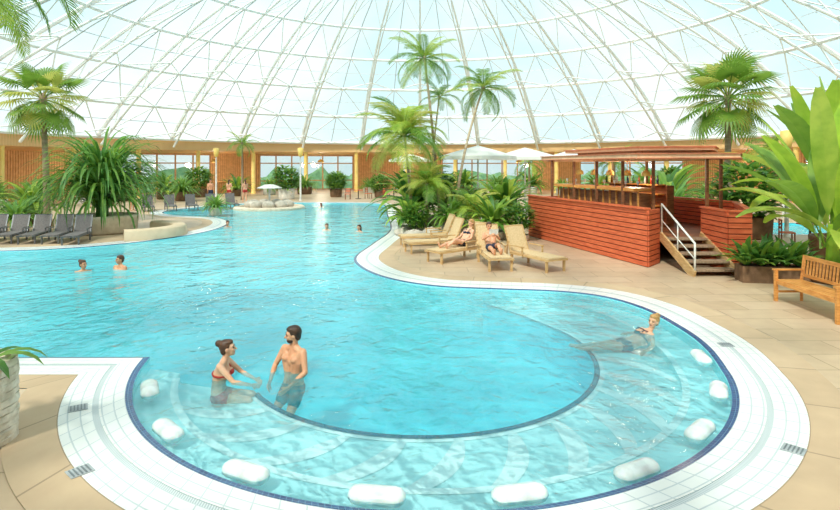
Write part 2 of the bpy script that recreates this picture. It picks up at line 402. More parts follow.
for k in range(nb):
    a=2*pi*k/nb; x,y=37.5*math.cos(a),30+37.5*math.sin(a)
    if k%7 in(1,4,5): top('wall_%d'%wl,'honey wood boarded wall panel','wall',(x,y,0),a,sme,kind='structure');wl+=1
    else: top('window_%d'%wi,'full-height brown framed window bay','window',(x,y,0),a,wme,kind='structure');wi+=1
cmn=M();cmn.lathe([(.24,0),(.24,.15),(.19,.2),(.19,4.05),(.24,4.25)],n=16)
cme=cmn.mesh('column',YEL,True)
for k in range(36):
    a=2*pi*k/36+.05
    if math.sin(a)<-.45: continue
    top('column','warm yellow round column under the gallery edge','column',(30.5*math.cos(a),30+30.5*math.sin(a),.045),0,cme,group='gallery columns')
Z=ZD+.005
kc=M();kc.box((0,0,.55),(.7,4.2,1.1));kc.box((-.02,0,1.13),(.9,4.4,.07),mi=1)
for i in range(20): kc.box((-.37,-2+i*.21,.55),(.03,.12,1.05),mi=1)
kcm=kc.mesh('gallery_counter',[SOFF,TEAK])
for k in(8,12,16,20,24,27): 
    a=2*pi*k/36+.14;top('gallery_counter','honey wood slatted service counter in the gallery','counter',(33*math.cos(a),30+33*math.sin(a),Z),a,kcm,group='gallery counters')
pd=M();pd.path([(0,0,0),(0,0,-.6)],.02,6);pd.lathe([(.04,-.6),(.28,-.72),(.38,-.95),(.36,-.95),(.04,-.64)],n=18)
pdm=pd.mesh('pendant_lamp',YEL,True)
for k in range(9):
    a=math.radians(14+k*19)
    x,y=33.6*math.cos(a),30+33.6*math.sin(a)
    top('pendant_lamp','warm yellow pendant lamp under the wooden soffit','lamp',(x,y,4.14),0,pdm,group='gallery pendant lamps')
    ld=bpy.data.lights.new('gallery_light','POINT');ld.energy=190;ld.color=(1,.88,.68);ld.shadow_soft_size=.3
    lo=bpy.data.objects.new('gallery_light',ld);lo.location=(x,y,2.9);COL.objects.link(lo)
# ---------------- plants
def arc_pts(b,az,el,L,droop,seg):
    p=V(b);out=[p.copy()]
    for i in range(seg):
        p=p+V((math.cos(az)*math.cos(el),math.sin(az)*math.cos(el),math.sin(el)))*(L/seg); out.append(p.copy()); el-=droop/seg*(.6+.8*i/seg)
    return out
def leaf(m,b,az,el,L,w,droop,seg=6,prof=lambda t:math.sin(pi*min(1,.12+t*.88))**.7,fold=.25,mi=0):
    P=arc_pts(b,az,el,L,droop,seg);s=V((-math.sin(az),math.cos(az),0));vs=[];fs=[]
    for i,p in enumerate(P):
        ww=w/2*max(.02,prof(i/seg)); vs+=[p+s*ww+V((0,0,ww*fold)),p,p-s*ww+V((0,0,ww*fold))]
    for i in range(seg): a=3*i;fs+=[(a,a+1,a+4,a+3),(a+1,a+2,a+5,a+4)]
    m.add(vs,fs,mi)
def frond_mesh(name,L,mat_,droop=1.6,n=26,ll=.55,lw=.05,up=0.15):
    m=M();P=arc_pts((0,0,0),0,up,L,droop,n);m.path(P,[.025*(1-i/n)+.005 for i in range(n+1)],5,mi=0)
    for i in range(3,n+1):
        t=i/n;d=(P[i]-P[i-1]).normalized(); up_=V((-d.z,0,d.x))
        l=ll*L/2.4*(math.sin(pi*(.12+.82*t))**.6)
        for s in(1,-1):
            for q in(0,.5):
                dirv=(d*.55+V((0,s,0))*.8+up_*.12+V((0,0,random.uniform(-.25,0)))).normalized()
                b=P[i]-d*q*(L/n);mid=b+dirv*l*.55+V((0,0,-.03*l));e=b+dirv*l+V((0,0,-.35*l*random.uniform(.7,1.2)))
                wv=d*lw/2; m.add([b-wv*.5,b+wv*.5,mid+wv,mid-wv,e],[(0,1,2,3),(3,2,4)])
    return m.mesh(name,mat_)
def fan_mesh(name,mat_,R=.9,pet=1.0):
    m=M();P=arc_pts((0,0,0),0,.1,pet,.5,5);m.path(P,.02,5);c=P[-1];d=(P[-1]-P[-2]).normalized()
    for k in range(26):
        a=(k/25-.5)*2*2.3; u=(d*math.cos(a)+V((0,1,0))*math.sin(a)).normalized(); l=R*(1-.25*abs(a)/2.3)
        s=u.cross(V((0,0,1))).normalized()*.035
        mid=c+u*l*.6;e=c+u*l+V((0,0,-.28*l))
        m.add([c-s*.3,c+s*.3,mid+s,mid-s,e],[(0,1,2,3),(3,2,4)])
    return m.mesh(name,mat_)
FR=[frond_mesh('frond_a',2.4,G_palm,1.6,lw=.04),frond_mesh('frond_b',2.4,G_palm,2.2,lw=.04),frond_mesh('frond_c',2.4,G_lime,1.2,lw=.04)]
FRY=[frond_mesh('frond_d',2.4,G_yel,1.5,ll=.7),frond_mesh('frond_e',2.4,G_lime,2.0,ll=.7),frond_mesh('frond_f',2.4,G_palm,1.7,ll=.7)]
FAN=[fan_mesh('fan_a',G_palm),fan_mesh('fan_b',G_palm,.8,1.1),fan_mesh('fan_c',G_yel,.85,.9)]
def palm(label,loc,top_off,h,nf,fl,scale=1,tr=.12,elr=(-.5,1.2),rz=0,bend=.3):
    o=top('palm_tree',label,'palm tree',loc)
    P=[];K=14
    for i in range(K+1):
        t=i/K;s=t*(1-bend)+bend*t*t
        P.append((top_off[0]*s,top_off[1]*s,h*t))
    m=M();m.path(P,[tr*(1.5-.5*min(1,i/2)) *(1-.35*i/K) for i in range(K+1)],10)
    m.ell(P[-1],(tr*1.1,tr*1.1,tr*2))
    part('trunk',o,m.mesh('trunk',BARK,True))
    for k in range(nf):
        az=rz+k*2.39996; el=elr[0]+(elr[1]-elr[0])*((k+.5)/nf)
        mw=Matrix.Translation(V(P[-1]))@Matrix.Rotation(az,4,'Z')@Matrix.Rotation(-el,4,'Y')@Matrix.Diagonal((scale*random.uniform(.85,1.1),)*3+(1,))
        part('frond',o,random.choice(fl),mw=mw)
    return o
palm('fan palm with shaggy crown beside wooden gallery',(-17.3,26,Z),(-.2,0),5.9,30,FAN,1.2,.16,elr=(-1.0,1.3))
palm('tall slender palm with feathery arching crown',(0.95,25.5,Z),(-.75,0),7.7,18,FR,.78,.08,elr=(-.5,1.3))
palm('slender leaning palm in the planting island',(1.5,24.3,Z),(1.25,0),6.2,18,FR,.74,.07,elr=(-.6,1.2),bend=.8)
palm('slim palm with thin trunk in the planting island',(0.35,27.6,Z),(.6,0),6.2,13,FR,.55,.06)
palm('leafy yellow-green palm in the planting island',(-.3,24.9,Z),(-.4,0),4.1,26,FRY,.98,.08,elr=(-.3,1.45))
palm('low feathery palm in the planting island',(.3,23.9,Z),(0,0),2.0,22,FRY,.65,.08,elr=(-.1,1.45))
palm('low yellow-green palm beside the loungers',(2.1,22.6,Z),(0,0),1.0,18,FRY,.58,.08,elr=(-.1,1.45))
palm('big fan palm behind the wooden bar',(16.5,30,Z),(0,0),6.4,38,FAN,1.6,.2,elr=(-.9,1.4))
palm('slender palm at the far gallery',(-14.6,46,Z),(0,0),4.6,14,FR,.65,.1)
palm('small palm near the far gallery',(-22,40,Z),(0,0),3.6,14,FR,.6,.1)
palm('feather palm hanging over the pool corner',(-7.0,6.3,Z),(.4,1.1),5.75,24,FR,.9,.12,elr=(-.6,.8),rz=.2)
palm('small palm beside the far terrace',(8.0,41,Z),(0,0),3.0,14,FR,.7,.1)
palm('small palm behind the wooden bar',(12.5,36,Z),(0,0),3.1,14,FR,.7,.1)
palm('bushy palm by the gallery windows',(24,38,Z),(0,0),4.0,18,FR,.9,.12)
def strap_bush(n,L,w,mats,h0=.4,elr=(.1,1.4),droop=1.6,rad=.3,seg=6,hv=.2):
    m=M()
    for i in range(n):
        az=random.uniform(0,2*pi);el=random.uniform(*elr);r=random.uniform(0,rad)
        leaf(m,(r*math.cos(az),r*math.sin(az),h0+random.uniform(0,hv)*L),az,el,L*random.uniform(.75,1.1),w,droop*random.uniform(.7,1.3),seg,mi=random.randrange(len(mats)))
    return m
def planter_round(name,label,loc,r,h,foliage,fm,pm=CONC,scale=1,rz=0,cat='potted plant'):
    o=top(name,label,cat,loc,rz);m=M();m.lathe([(r*.85,0),(r*.95,.1*h),(r,h*.9),(r,h),(r*.88,h),(r*.86,h*.9),(0.001,h*.88)],n=28)
    part('pot',o,m.mesh('pot',[pm],True)); part('foliage',o,foliage if isinstance(foliage,bpy.types.Mesh) else foliage.mesh('foliage',fm)); o.scale=(scale,)*3
    return o
sb=strap_bush(560,2.9,.11,[G_pand,G_dark,G_palm],h0=1.0,droop=2.4,rad=.7,elr=(.2,1.5),hv=.6)
sb.path([(0,0,.4),(0,0,2.0)],.25,8,mi=1)
planter_round('strap_leaf_bush','huge fountain-shaped strap leaf bush in pale stone ring planter',(-13.5,23.8,Z),1.4,.75,sb,[G_pand,G_dark,G_palm])
def leafball(n,r,ls,mats,c=(0,0,0),sq=1):
    m=M()
    for i in range(n):
        d=V((random.gauss(0,1),random.gauss(0,1),random.gauss(0,1))).normalized()
        p=V(c)+V((d.x*r,d.y*r,d.z*r*sq))*random.uniform(.55,1)
        leaf(m,p,math.atan2(d.y,d.x)+random.uniform(-.6,.6),random.uniform(-.2,.9),ls*random.uniform(.7,1.2),ls*.42,.9,3,mi=random.randrange(len(mats)))
    return m
BALL=leafball(650,.75,.3,[G_dark,G_palm],(0,0,1.1)).mesh('foliage_ball',[G_dark,G_palm])
STRAP=strap_bush(120,1.1,.09,[G_pand,G_palm],h0=.4,droop=1.6,rad=.2).mesh('foliage_strap',[G_pand,G_palm])
BROAD=strap_bush(70,1.5,.2,[G_palm,G_lime,G_dark],h0=.4,droop=1.5,rad=.25).mesh('foliage_broad',[G_palm,G_lime,G_dark])
pl=[
('potted_shrub','round clipped shrub in white pot',(-11.2,47,Z),.45,.6,BALL,WPOT,1.5),
('potted_shrub','round dark shrub in brown pot',(-7.5,50,Z),.45,.6,BALL,TERR,1.2),
('potted_shrub','round leafy shrub in brown pot',(-3.5,49,Z),.45,.6,BALL,TERR,1.1),
('potted_plant','arching green plant in brown pot',(-18.9,44.6,Z),.4,.5,STRAP,TERR,1.5),
('potted_plant','broad leaved plant in brown pot',(-19,27.6,Z),.4,.5,BROAD,TERR,1.3),
('potted_plant','arching green plant in pale pot',(-16.9,23.4,Z),.4,.5,STRAP,CONC,1.2),
('potted_plant','dense shrub behind the loungers',(-19.9,24.6,Z),.4,.5,BALL,CONC,1.5),
('potted_plant','spiky green plant at the far pool edge',(-11.6,31.8,Z),.4,.5,STRAP,CONC,.9),
('island_shrub','leafy green shrub at palm base',(-.5,23.7,Z),.5,.3,BROAD,ROCK,.9),
('island_shrub','dense dark shrub at palm base',(-.2,22.9,Z),.5,.3,BALL,ROCK,.7),
('island_shrub','strappy green plant at palm base',(1.3,23.2,Z),.5,.3,STRAP,ROCK,1.2),
('island_shrub','broad leaved plant at palm base',(-.3,26.6,Z),.5,.3,BROAD,ROCK,1.6),
('island_shrub','tall dense shrub among the palms',(.9,26.8,Z),.5,.3,BALL,ROCK,1.4),
('island_shrub','lime broad leaved plant beside loungers',(2.8,21.7,Z),.5,.3,BROAD,ROCK,1.0),
('island_shrub','round bushy plant beside loungers',(3.75,21.2,Z),.5,.3,BALL,ROCK,.75),
('potted_plant','broad leaved plant near white parasol',(3.9,26,Z),.4,.5,BROAD,CONC,1.4),
('potted_plant','dense shrub near white parasol',(2.4,25.8,Z),.4,.5,BALL,CONC,1.0),
('potted_plant','dense shrub behind the bar',(12.9,22.0,Z),.5,.5,BALL,TERR,1.7),
('potted_plant','arching plant behind the bar',(11.2,24.9,Z),.5,.5,STRAP,TERR,1.8),
('potted_plant','tall leafy plant behind the bar',(12.2,28,Z),.5,.5,BROAD,TERR,1.8),
('potted_plant','broad leaved plant near the side pool',(18.6,20.2,Z),.5,.5,BROAD,TERR,1.6),
('potted_plant','dense shrub near the side pool',(17.2,21.4,Z),.5,.5,BALL,TERR,1.0),
]
for n,l,c,r,h,f,pm,s in pl: planter_round(n,l,c,r,h,f,None,pm=pm,scale=s,rz=random.uniform(0,6))
for k in range(22):
    a=2*pi*(2.5+k*.68)/36+.05+2*pi/72; r=27.3+.6*(k%2)
    planter_round('potted_plant','green plant in planter along the gallery',(r*math.cos(a),30+r*math.sin(a),Z),.5,.5,random.choice([BALL,STRAP,BROAD]),None,pm=random.choice([TERR,WPOT]),scale=random.uniform(1.1,1.5),rz=random.uniform(0,6))
def banana(seed,n=26):
    random.seed(seed);m=M()
    for i in range(n):
        az=i*2.4;el=1.54-.034*i;L=random.uniform(3.3,4.5)*(1-.014*i)
        leaf(m,(random.uniform(-.25,.25),random.uniform(-.25,.25),.8),az,el,L,.54,.2+.055*i,10,prof=lambda t:(.07 if t<.28 else math.sin(pi*min(1,(t-.26)/.74*.93+.05))**.55),fold=.35,mi=(i*7)%3)
    m.path([(0,0,.4),(0,0,1.4)],[.16,.11],10);return m.mesh('foliage_banana',[G_ban,G_lime,G_palm])
BAN=banana(3)
planter_round('banana_plant','large banana plant with broad lime leaves',(10.1,13.7,Z),.6,.5,BAN,None,pm=TERR,rz=.6,scale=1.0)
planter_round('banana_plant','banana plant with upright broad leaves',(13.0,17.4,Z),.6,.5,BAN,None,pm=TERR,scale=1.3,rz=2.3)
o=top('trough_planter','dark trough planter filled with leafy green plants','planter',(8.6,13.7,Z),-.15)
m=M();m.box((0,0,.2),(1.5,.5,.4));m.box((0,0,.4),(1.4,.4,.03),mi=1);m.box((0,0,.42),(1.54,.06,.04));
part('trough',o,m.mesh('trough',[TERR,SOIL]))
m=M()
for k in range(5):
    for i in range(30):
        az=random.uniform(0,6.28);leaf(m,(-.6+.3*k,random.uniform(-.12,.12),.38),az,random.uniform(.5,1.45),random.uniform(.55,1.0),.15,1.2,4,mi=i%2)
part('foliage',o,m.mesh('foliage',[G_dark,G_palm]))
o=top('column_planter','tall rough pale stone planter with long leaves','planter',(-4.6,5.75,Z))
m=M()
for k in range(11):
    z=k*.077; n=26;vs=[];off=random.uniform(-.008,.008)
    for zz,rr in((z,.378),(z+.01,.39),(z+.067,.39),(z+.077,.378)):
        for q in range(n):
            a=2*pi*q/n; r=rr+off+(random.uniform(-.012,.012)); vs.append((r*math.cos(a),r*math.sin(a),zz))
    m.add(vs,[(i*n+q,i*n+(q+1)%n,(i+1)*n+(q+1)%n,(i+1)*n+q) for i in range(3) for q in range(n)])
m.lathe([(.38,.85),(.33,.85),(.33,.79),(.001,.79)],n=14)
part('pot',o,m.mesh('pot',mat('striated_stone',(232,222,204),(196,184,164),scale=9,rough=.9,bump=.8)))
m=M()
for i in range(9):
    az=i*2.4+.1;leaf(m,(.1*math.cos(az),.1*math.sin(az),.78),az,.6,random.uniform(.45,.7),.11,1.9,6,mi=i%2)
part('foliage',o,m.mesh('foliage',[G_palm,G_dark]))
def rock(s):
    m=M();m.ell((0,0,s*.3),(s,s*.8,s*.5),n=12,m=8)
    m.v=[(x*(1+random.uniform(-.12,.12)),y*(1+random.uniform(-.12,.12)),max(0,z*(1+random.uniform(-.1,.1)))) for x,y,z in m.v];return m.mesh('rock',ROCK)
RK=[rock(.35),rock(.5),rock(.28)]
for i,(x,y) in enumerate([(-.3,22.0),(.45,22.1),(1.2,22.2),(-.75,22.9),(-.35,25.6),(1.8,21.9),(3.3,22.6),(-.2,21.2),(.3,28.6)]):
    top('rock','weathered pale boulder edging the palm island','rock',(x,y,Z),i*1.3,RK[i%3],group='boulders of the palm island')
o=top('fountain_island','round pale stone island with low spouting wall','fountain',(-10.0,37.2,0))
m=M();m.lathe([(2.3,-1),(2.3,.12),(2.2,.2),(1.9,.2),(1.85,.1),(0.001,.1)],n=40);part('base',o,m.mesh('base',CONC,False))
m=M()
for k in range(9):
    a=k*.7;m.ell((1.2*math.cos(a),1.1*math.sin(a),.3),(.45,.4,.3),n=10,m=7)
part('boulders',o,m.mesh('boulders',ROCK,True))
m=M();m.path([(0,0,.1),(0,0,1.5)],.07,8);m.lathe([(.001,1.62),(.3,1.6),(.8,1.4),(.82,1.36),(.05,1.45)],n=20);part('spout',o,m.mesh('spout',WPOT,True))
m=M()
P=[(-12.4+2.4*math.cos(a),22.9+2.0*math.sin(a)) for a in [math.radians(-60+i*5) for i in range(28)]]
for i,(x,y) in enumerate(P):
    d=V((x+12.4,(y-22.9)*1.2)).normalized()
    for r,z in((-.3,0),(-.28,.34),(-.2,.40),(.2,.40),(.28,.34),(.34,0)): m.v.append((x+d.x*r,y+d.y*r,z))
for i in range(len(P)-1):
    for j in range(5): a=6*i+j;m.f.append((a,a+1,a+7,a+6));m.m.append(0)
single('curved_stone_seat','low curved beige plastered stone seat around planter','bench',m,mat('beige_plaster',(218,196,166),(202,180,150),scale=2,rough=.8),(0,0,Z),smooth=True)
# ---------------- loungers
def lounger(label,loc,rot,wood,fab,group,back=.95):
    o=top('sun_lounger',label,'sun lounger',loc,rot,group=group)
    m=M()
    for y in(-.32,.32): m.beam((-.35,y,.33),(1.3,y,.33),.05,.06)
    for x in(-.33,.5,1.27): m.beam((x,-.32,.33),(x,.32,.33),.05,.04)
    for y in(-.36,.36): m.beam((-.3,y,.56),(.3,y,.56),.06,.03);m.beam((.25,y,.34),(.25,y,.55),.04,.04)
    part('frame',o,m.mesh('frame',wood))
    lg=M();lg.beam((0,0,0),(0,0,.33),.05,.06);lme=lg.mesh('leg',wood)
    for x,y in((-.3,-.3),(-.3,.3),(1.2,-.3),(1.2,.3)): part('leg',o,lme,mw=Matrix.Translation((x,y,0)))
    m=M();m.box((.48,0,.375),(1.6,.58,.03));
    part('seat',o,m.mesh('seat',fab))
    m=M();bx,bz=-.33-.5*math.cos(back),.37+.85*math.sin(back)
    m.beam((-.33,0,.38),(bx,0,bz),.58,.035,up=(1,0,.5))
    part('backrest',o,m.mesh('backrest',fab))
    m=M()
    for y in(-.31,.31): m.beam((-.33,y,.35),(bx,y,bz),.05,.05)
    m.beam((bx,-.33,bz),(bx,.33,bz),.05,.05); m.beam((-.55,-.3,.1),(-.5,-.3,.7),.03,.03);m.beam((-.55,.3,.1),(-.5,.3,.7),.03,.03)
    part('backrest_frame',o,m.mesh('backrest_frame',wood)); return o
g='cream loungers by the pool'
L0=lounger('light teak lounger with cream fabric, empty',(3.05,16.0,Z),math.radians(-62),LTEAK,CREAM,g)
clone(L0,(2.05,16.2,Z),math.radians(-85),label='light teak lounger with person reading')
clone(L0,(1.35,17.1,Z),math.radians(-140),label='light teak lounger with reclining person')
clone(L0,(.75,18.6,Z),math.radians(-160),label='light teak lounger with cream fabric, empty')
clone(L0,(.55,20.0,Z),math.radians(-168),label='light teak lounger with cream fabric near the palms')
L1=lounger('dark grey lounger on the pool deck',(-12.75,21.0,Z),math.radians(-75),GREYM,GREYF,'grey loungers');L1.scale=(.88,)*3
for x in(-13.6,-14.45,-15.3,-16.15): clone(L1,(x,21.2,Z),math.radians(-75))
for i in range(5): clone(L1,(-17+i*1.1,35+i*.6,Z),math.radians(-60),label='dark grey lounger on the far terrace')
# ---------------- bench
o=top('garden_bench','honey teak slatted garden bench with armrests','bench',(7.75,10.9,Z),-pi/2)
m=M()
for i in range(5): m.beam((-.9,-.22+i*.11,.44),(.9,-.22+i*.11,.44),.09,.025)
part('seat',o,m.mesh('seat',TEAK))
m=M();m.beam((-.9,.33,.92),(.9,.33,.92),.04,.08);m.beam((-.9,.29,.55),(.9,.29,.55),.035,.06)
for i in range(19): x=-.84+i*.0935;m.beam((x,.29,.56),(x,.33,.9),.045,.015,up=(0,1,0))
part('backrest',o,m.mesh('backrest',TEAK))
lf=M();lf.beam((0,0,0),(0,0,.64),.06,.06);lfm=lf.mesh('leg',TEAK)
lb=M();lb.path([(0,0,0),(0,.0,.45),(0,.06,.95)],.035,4);lbm=lb.mesh('leg_back',TEAK)
for x in(-.87,.87):
    part('leg',o,lfm,mw=Matrix.Translation((x,-.27,0)));part('leg',o,lbm,mw=Matrix.Translation((x,.27,0)))
am=M();am.beam((0,-.33,.66),(0,.3,.66),.07,.03);amm=am.mesh('armrest',TEAK)
am=M();am.beam((0,-.25,.2),(0,.27,.2),.04,.04);am2=am.mesh('stretcher',TEAK)
for x in(-.87,.87): part('armrest',o,amm,mw=Matrix.Translation((x,0,0)));part('stretcher',o,am2,mw=Matrix.Translation((x,0,0)))
m=M();m.beam((-.87,-.27,.4),(.87,-.27,.4),.03,.07);m.beam((-.87,.27,.4),(.87,.27,.4),.03,.07);part('apron',o,m.mesh('apron',TEAK))
# ---------------- bar
bar=top('poolside_bar','red wooden pool bar pavilion with flat roof and boarded parapet','bar')
A=(4.4,22.6);B=(6.35,15.6);B2=(6.95,16.3);C1=(8.2,16.3);C=(8.2,14.9);C2=(8.75,14.8);D=(10.4,18.5);E=(8.8,24)
fp=[A,B,B2,C1,C,C2,D,E]
m=flat([[V(p) for p in fp]],.78);part('deck',bar,m.mesh('deck',BROWNW))
m=M()
for a,b in((A,B),(B,B2),(C1,C),(C,C2),(C2,D),(D,E),(E,A)):
    for i in range(11):
        z=.08+i*.145; m.beam((a[0],a[1],z+Z),(b[0],b[1],z+Z),.06,.118)
    m.beam((a[0],a[1],.8),(b[0],b[1],.8),.015,1.5,mi=1)  # dark sheet behind the boards, its colour stands for shade in the gaps
part('cladding',bar,m.mesh('cladding',[REDW,mat('gap_shade',(120,56,34),rough=.8)]),'orange-red horizontal boards')
m=M()
for a,b in((A,B),(C1,C),(C,C2),(C2,D),(D,E)): m.beam((a[0],a[1],1.68),(b[0],b[1],1.68),.18,.05)
part('cap_rail',bar,m.mesh('cap_rail',REDW))
pm=M();pm.beam((0,0,0),(0,0,2.4),.08,.08);pme=pm.mesh('post',BROWNW)
for x,y in((5.1,21.6),(5.5,20),(6.3,17.4),(7.0,16.8),(8.3,16.2),(9.4,17.5),(8.5,21),(5.9,18.7)): part('post',bar,pme,mw=Matrix.Translation((x,y,.78)))
m=M();a=(5.15,21.3);b=(6.5,17.0)
m.beam((a[0]+.35,a[1],1.4),(b[0]+.35,b[1],1.4),.4,1.25);m.beam((a[0]+.3,a[1],2.15),(b[0]+.3,b[1],2.15),.75,.09,mi=1)
for k in range(14):
    t=k/13;x=a[0]+(b[0]-a[0])*t+.12;y=a[1]+(b[1]-a[1])*t;m.beam((x,y,.8),(x,y,2.1),.05,.05,mi=1)
part('counter',bar,m.mesh('counter',[BROWNW,TEAK]),'brown wood counter with lighter top')
m=M();m.beam((7.5,21.8,1.5),(8.5,19,1.5),.3,1.4);
for z in(1.5,1.9,2.22): m.beam((7.2,21.8,z),(8.2,19,z),.35,.04,mi=1)
part('back_cabinet',bar,m.mesh('back_cabinet',[BROWNW,TEAK]))
m=M()
RF=[(4.8,22.4),(6.15,15.9),(8.75,15.2),(10.6,18.4),(9.0,24)]
def prism(m,poly,z0,z1,mi=0):
    n=len(poly);f=flat([[V(p) for p in poly]],z1);m.add(f.v,f.f,mi);f=flat([[V(p) for p in poly]],z0);m.add(f.v,f.f,mi)
    for i in range(n):
        a,b=poly[i],poly[(i+1)%n];m.add([(a[0],a[1],z0),(b[0],b[1],z0),(b[0],b[1],z1),(a[0],a[1],z1)],[(0,1,2,3)],mi)
cx=sum(p[0] for p in RF)/5;cy=sum(p[1] for p in RF)/5
def sc_(k): return [(cx+(p[0]-cx)*k,cy+(p[1]-cy)*k) for p in RF]
prism(m,RF,3.08,3.11,0);prism(m,sc_(.985),3.11,3.21,1);prism(m,sc_(1.0),3.21,3.24,0)
prism(m,sc_(.62),3.24,3.34,1);prism(m,sc_(.74),3.34,3.43,1);prism(m,sc_(.76),3.43,3.46,0)
for k in range(9):
    t=(k+.3)/9;x=4.85+(6.2-4.85)*t;y=22.2+(16.0-22.2)*t;m.beam((x+.1,y,3.05),(x+2.6,y+.6,3.05),.05,.06,mi=1)
part('roof',bar,m.mesh('roof',[mat('roof_red',(204,124,90),(188,106,76),rough=.6),mat('roof_top',(244,208,170),(232,192,152),rough=.7)]),'flat layered tan and red-brown roof')
gs=M();gs.lathe([(.001,0),(.035,0),(.006,.01),(.006,.08),(.04,.12),(.045,.2)],n=10);gsm=gs.mesh('wine_glass',mat('clear_glass',(225,238,240),rough=.1),True)
for k in range(8):
    t=(k+.5)/8;top('wine_glass','clear stemmed glass on the bar counter','glass',(5.45+1.35*t,21.3-4.3*t,2.2),0,gsm,group='glasses on the bar counter')
bp_=M();bp_.path([(0,0,0),(0,0,-.25)],.012,6);bp_.lathe([(.02,-.25),(.12,-.33),(.14,-.45),(.13,-.45),(.02,-.28)],n=14);bpm=bp_.mesh('bar_pendant_lamp',YEL,True)
for k in range(5):
    t=(k+.5)/5;top('bar_pendant_lamp','small warm pendant lamp over the counter','lamp',(5.8+1.4*t,21.2-4.1*t,3.0),0,bpm,group='pendant lamps of the bar')
ti=bpy.data.lights.new('bar_light','POINT');ti.energy=70;ti.color=(1,.85,.6);ti.shadow_soft_size=.2
to=bpy.data.objects.new('bar_light',ti);to.location=(7.3,19,2.7);COL.objects.link(to)
st_=top('staircase','short wooden stairs with pale stringers and steel handrail','stairs',(7.0,14.35,Z))
tm=M();tm.box((.58,0,0),(1.16,.36,.05));tm.box((.58,.16,-.08),(1.12,.03,.13),mi=1);tme=tm.mesh('tread',[STAIRW,BROWNW])
for i in range(5): part('tread',st_,tme,mw=Matrix.Translation((0,.15+i*.38,.15+i*.15)))
sm_=M();sm_.beam((0,-.08,.02),(0,1.95,.80),.05,.26);sme_=sm_.mesh('stringer',LTEAK)
for x in(0,1.16): part('stringer',st_,sme_,mw=Matrix.Translation((x,0,0)))
rm_=M();rm_.path([(0,-.05,0),(0,-.05,.85),(0,1.9,1.72),(0,1.9,.8)],.028,8);rm_.path([(0,.9,.4),(0,.9,1.25)],.018,6);rm_.path([(0,-.05,.45),(0,1.9,1.25)],.015,6)
part('handrail',st_,rm_.mesh('handrail',CL_WHITE,True),mw=Matrix.Translation((.02,0,0)),label='white steel handrail')
bt=M();bt.lathe([(.001,0),(.04,0),(.04,.18),(.015,.23),(.015,.3),(.001,.3)],n=10)
for k in range(10):
    t=k/9;me=bt.mesh('bottle',[mat('bottle_%d'%k,[(60,110,60),(150,80,30),(220,220,220),(190,60,50),(40,60,90)][k%5],rough=.15)],True)
    top('bottle','glass bottle standing on bar shelf','bottle',(7.2+.9*t,21.6-2.5*t,2.24),0,me,group='bottles on the bar shelf')
def parasol(loc,s=1,label='white canvas parasol on slim pole'):
    o=top('parasol',label,'parasol',loc);m=M();m.lathe([(.3,0),(.3,.08),(.03,.1),(.03,2.75),(.001,2.8)],n=16);part('pole',o,m.mesh('pole',WPOT))
    m=M();n=8;m.lathe([(.02,2.8),(.7,2.62),(1.45,2.4),(1.45,2.28),(1.43,2.28),(.7,2.55),(.02,2.75)],n=n);part('canopy',o,m.mesh('canopy',CANV));o.scale=(s,)*3;return o
PR=parasol((3.0,29,Z),1.38);clone(PR,(6.1,32.5,Z),0.3);clone(PR,(9.9,36,Z),.3);clone(PR,(-.9,51,Z),.3)
def lamp(loc,h):
    o=top('lamp_column','pale lamp column with yellow-white lantern head','lamp',loc);m=M();m.lathe([(.12,0),(.08,.2),(.06,h-.7)],n=12);part('pole',o,m.mesh('pole',WPOT,True))
    m=M();m.lathe([(.06,h-.7),(.18,h-.6),(.24,h),(.001,h+.05)],n=14);part('lamp_shade',o,m.mesh('lamp_shade',YEL,True));return o
LM=lamp((-9.6,45,Z),4.2);clone(LM,(-16.6,45.6,Z));clone(LM,(19.8,30.5,Z));clone(LM,(14.6,22.3,Z));clone(LM,(-1.3,46,Z))
ch=top('dining_chair','brown wooden terrace chair','chair',(15.5,19.4,Z),.4,group='terrace chairs')
m=M();m.box((0,0,.45),(.45,.45,.04));part('seat',ch,m.mesh('seat',REDW))
m=M();
for z in(.62,.75,.88): m.beam((-.2,.2,z),(.2,.2,z),.03,.07)
part('backrest',ch,m.mesh('backrest',REDW))
l_=M();l_.beam((0,0,0),(0,0,.45),.04,.04);lm_=l_.mesh('leg',BROWNW);l2=M();l2.beam((0,0,0),(0,0,.92),.04,.04);lm2=l2.mesh('leg_tall',BROWNW)
for x in(-.2,.2): part('leg',ch,lm_,mw=Matrix.Translation((x,-.2,0)));part('leg',ch,lm2,mw=Matrix.Translation((x,.2,0)))
tb=top('terrace_table','small round brown terrace table','table',(16.2,19.1,Z),0,group='terrace tables')
m=M();m.lathe([(.001,.72),(.42,.72),(.42,.76),(.001,.76)],n=20);part('table_top',tb,m.mesh('table_top',REDW));m=M();m.lathe([(.25,0),(.25,.04),(.04,.06),(.04,.72)],n=12);part('pedestal',tb,m.mesh('pedestal',DARKG))
for x,y,r in((16.9,19.2,-1.6),(13.1,20.0,1.2),(14.9,19.9,-1.4),(20.3,23,.5),(22,23.4,-1)): clone(ch,(x,y,Z),r)
clone(tb,(14.0,20.1,Z));clone(tb,(21.1,23.2,Z))
for i in range(6): clone(ch,(-6+i*1.6,46.5+(i%2)*1.2,Z),i*1.1,label='brown terrace chair on the far terrace')
for i in range(3): clone(tb,(-5.2+i*3,47.2,Z),0)
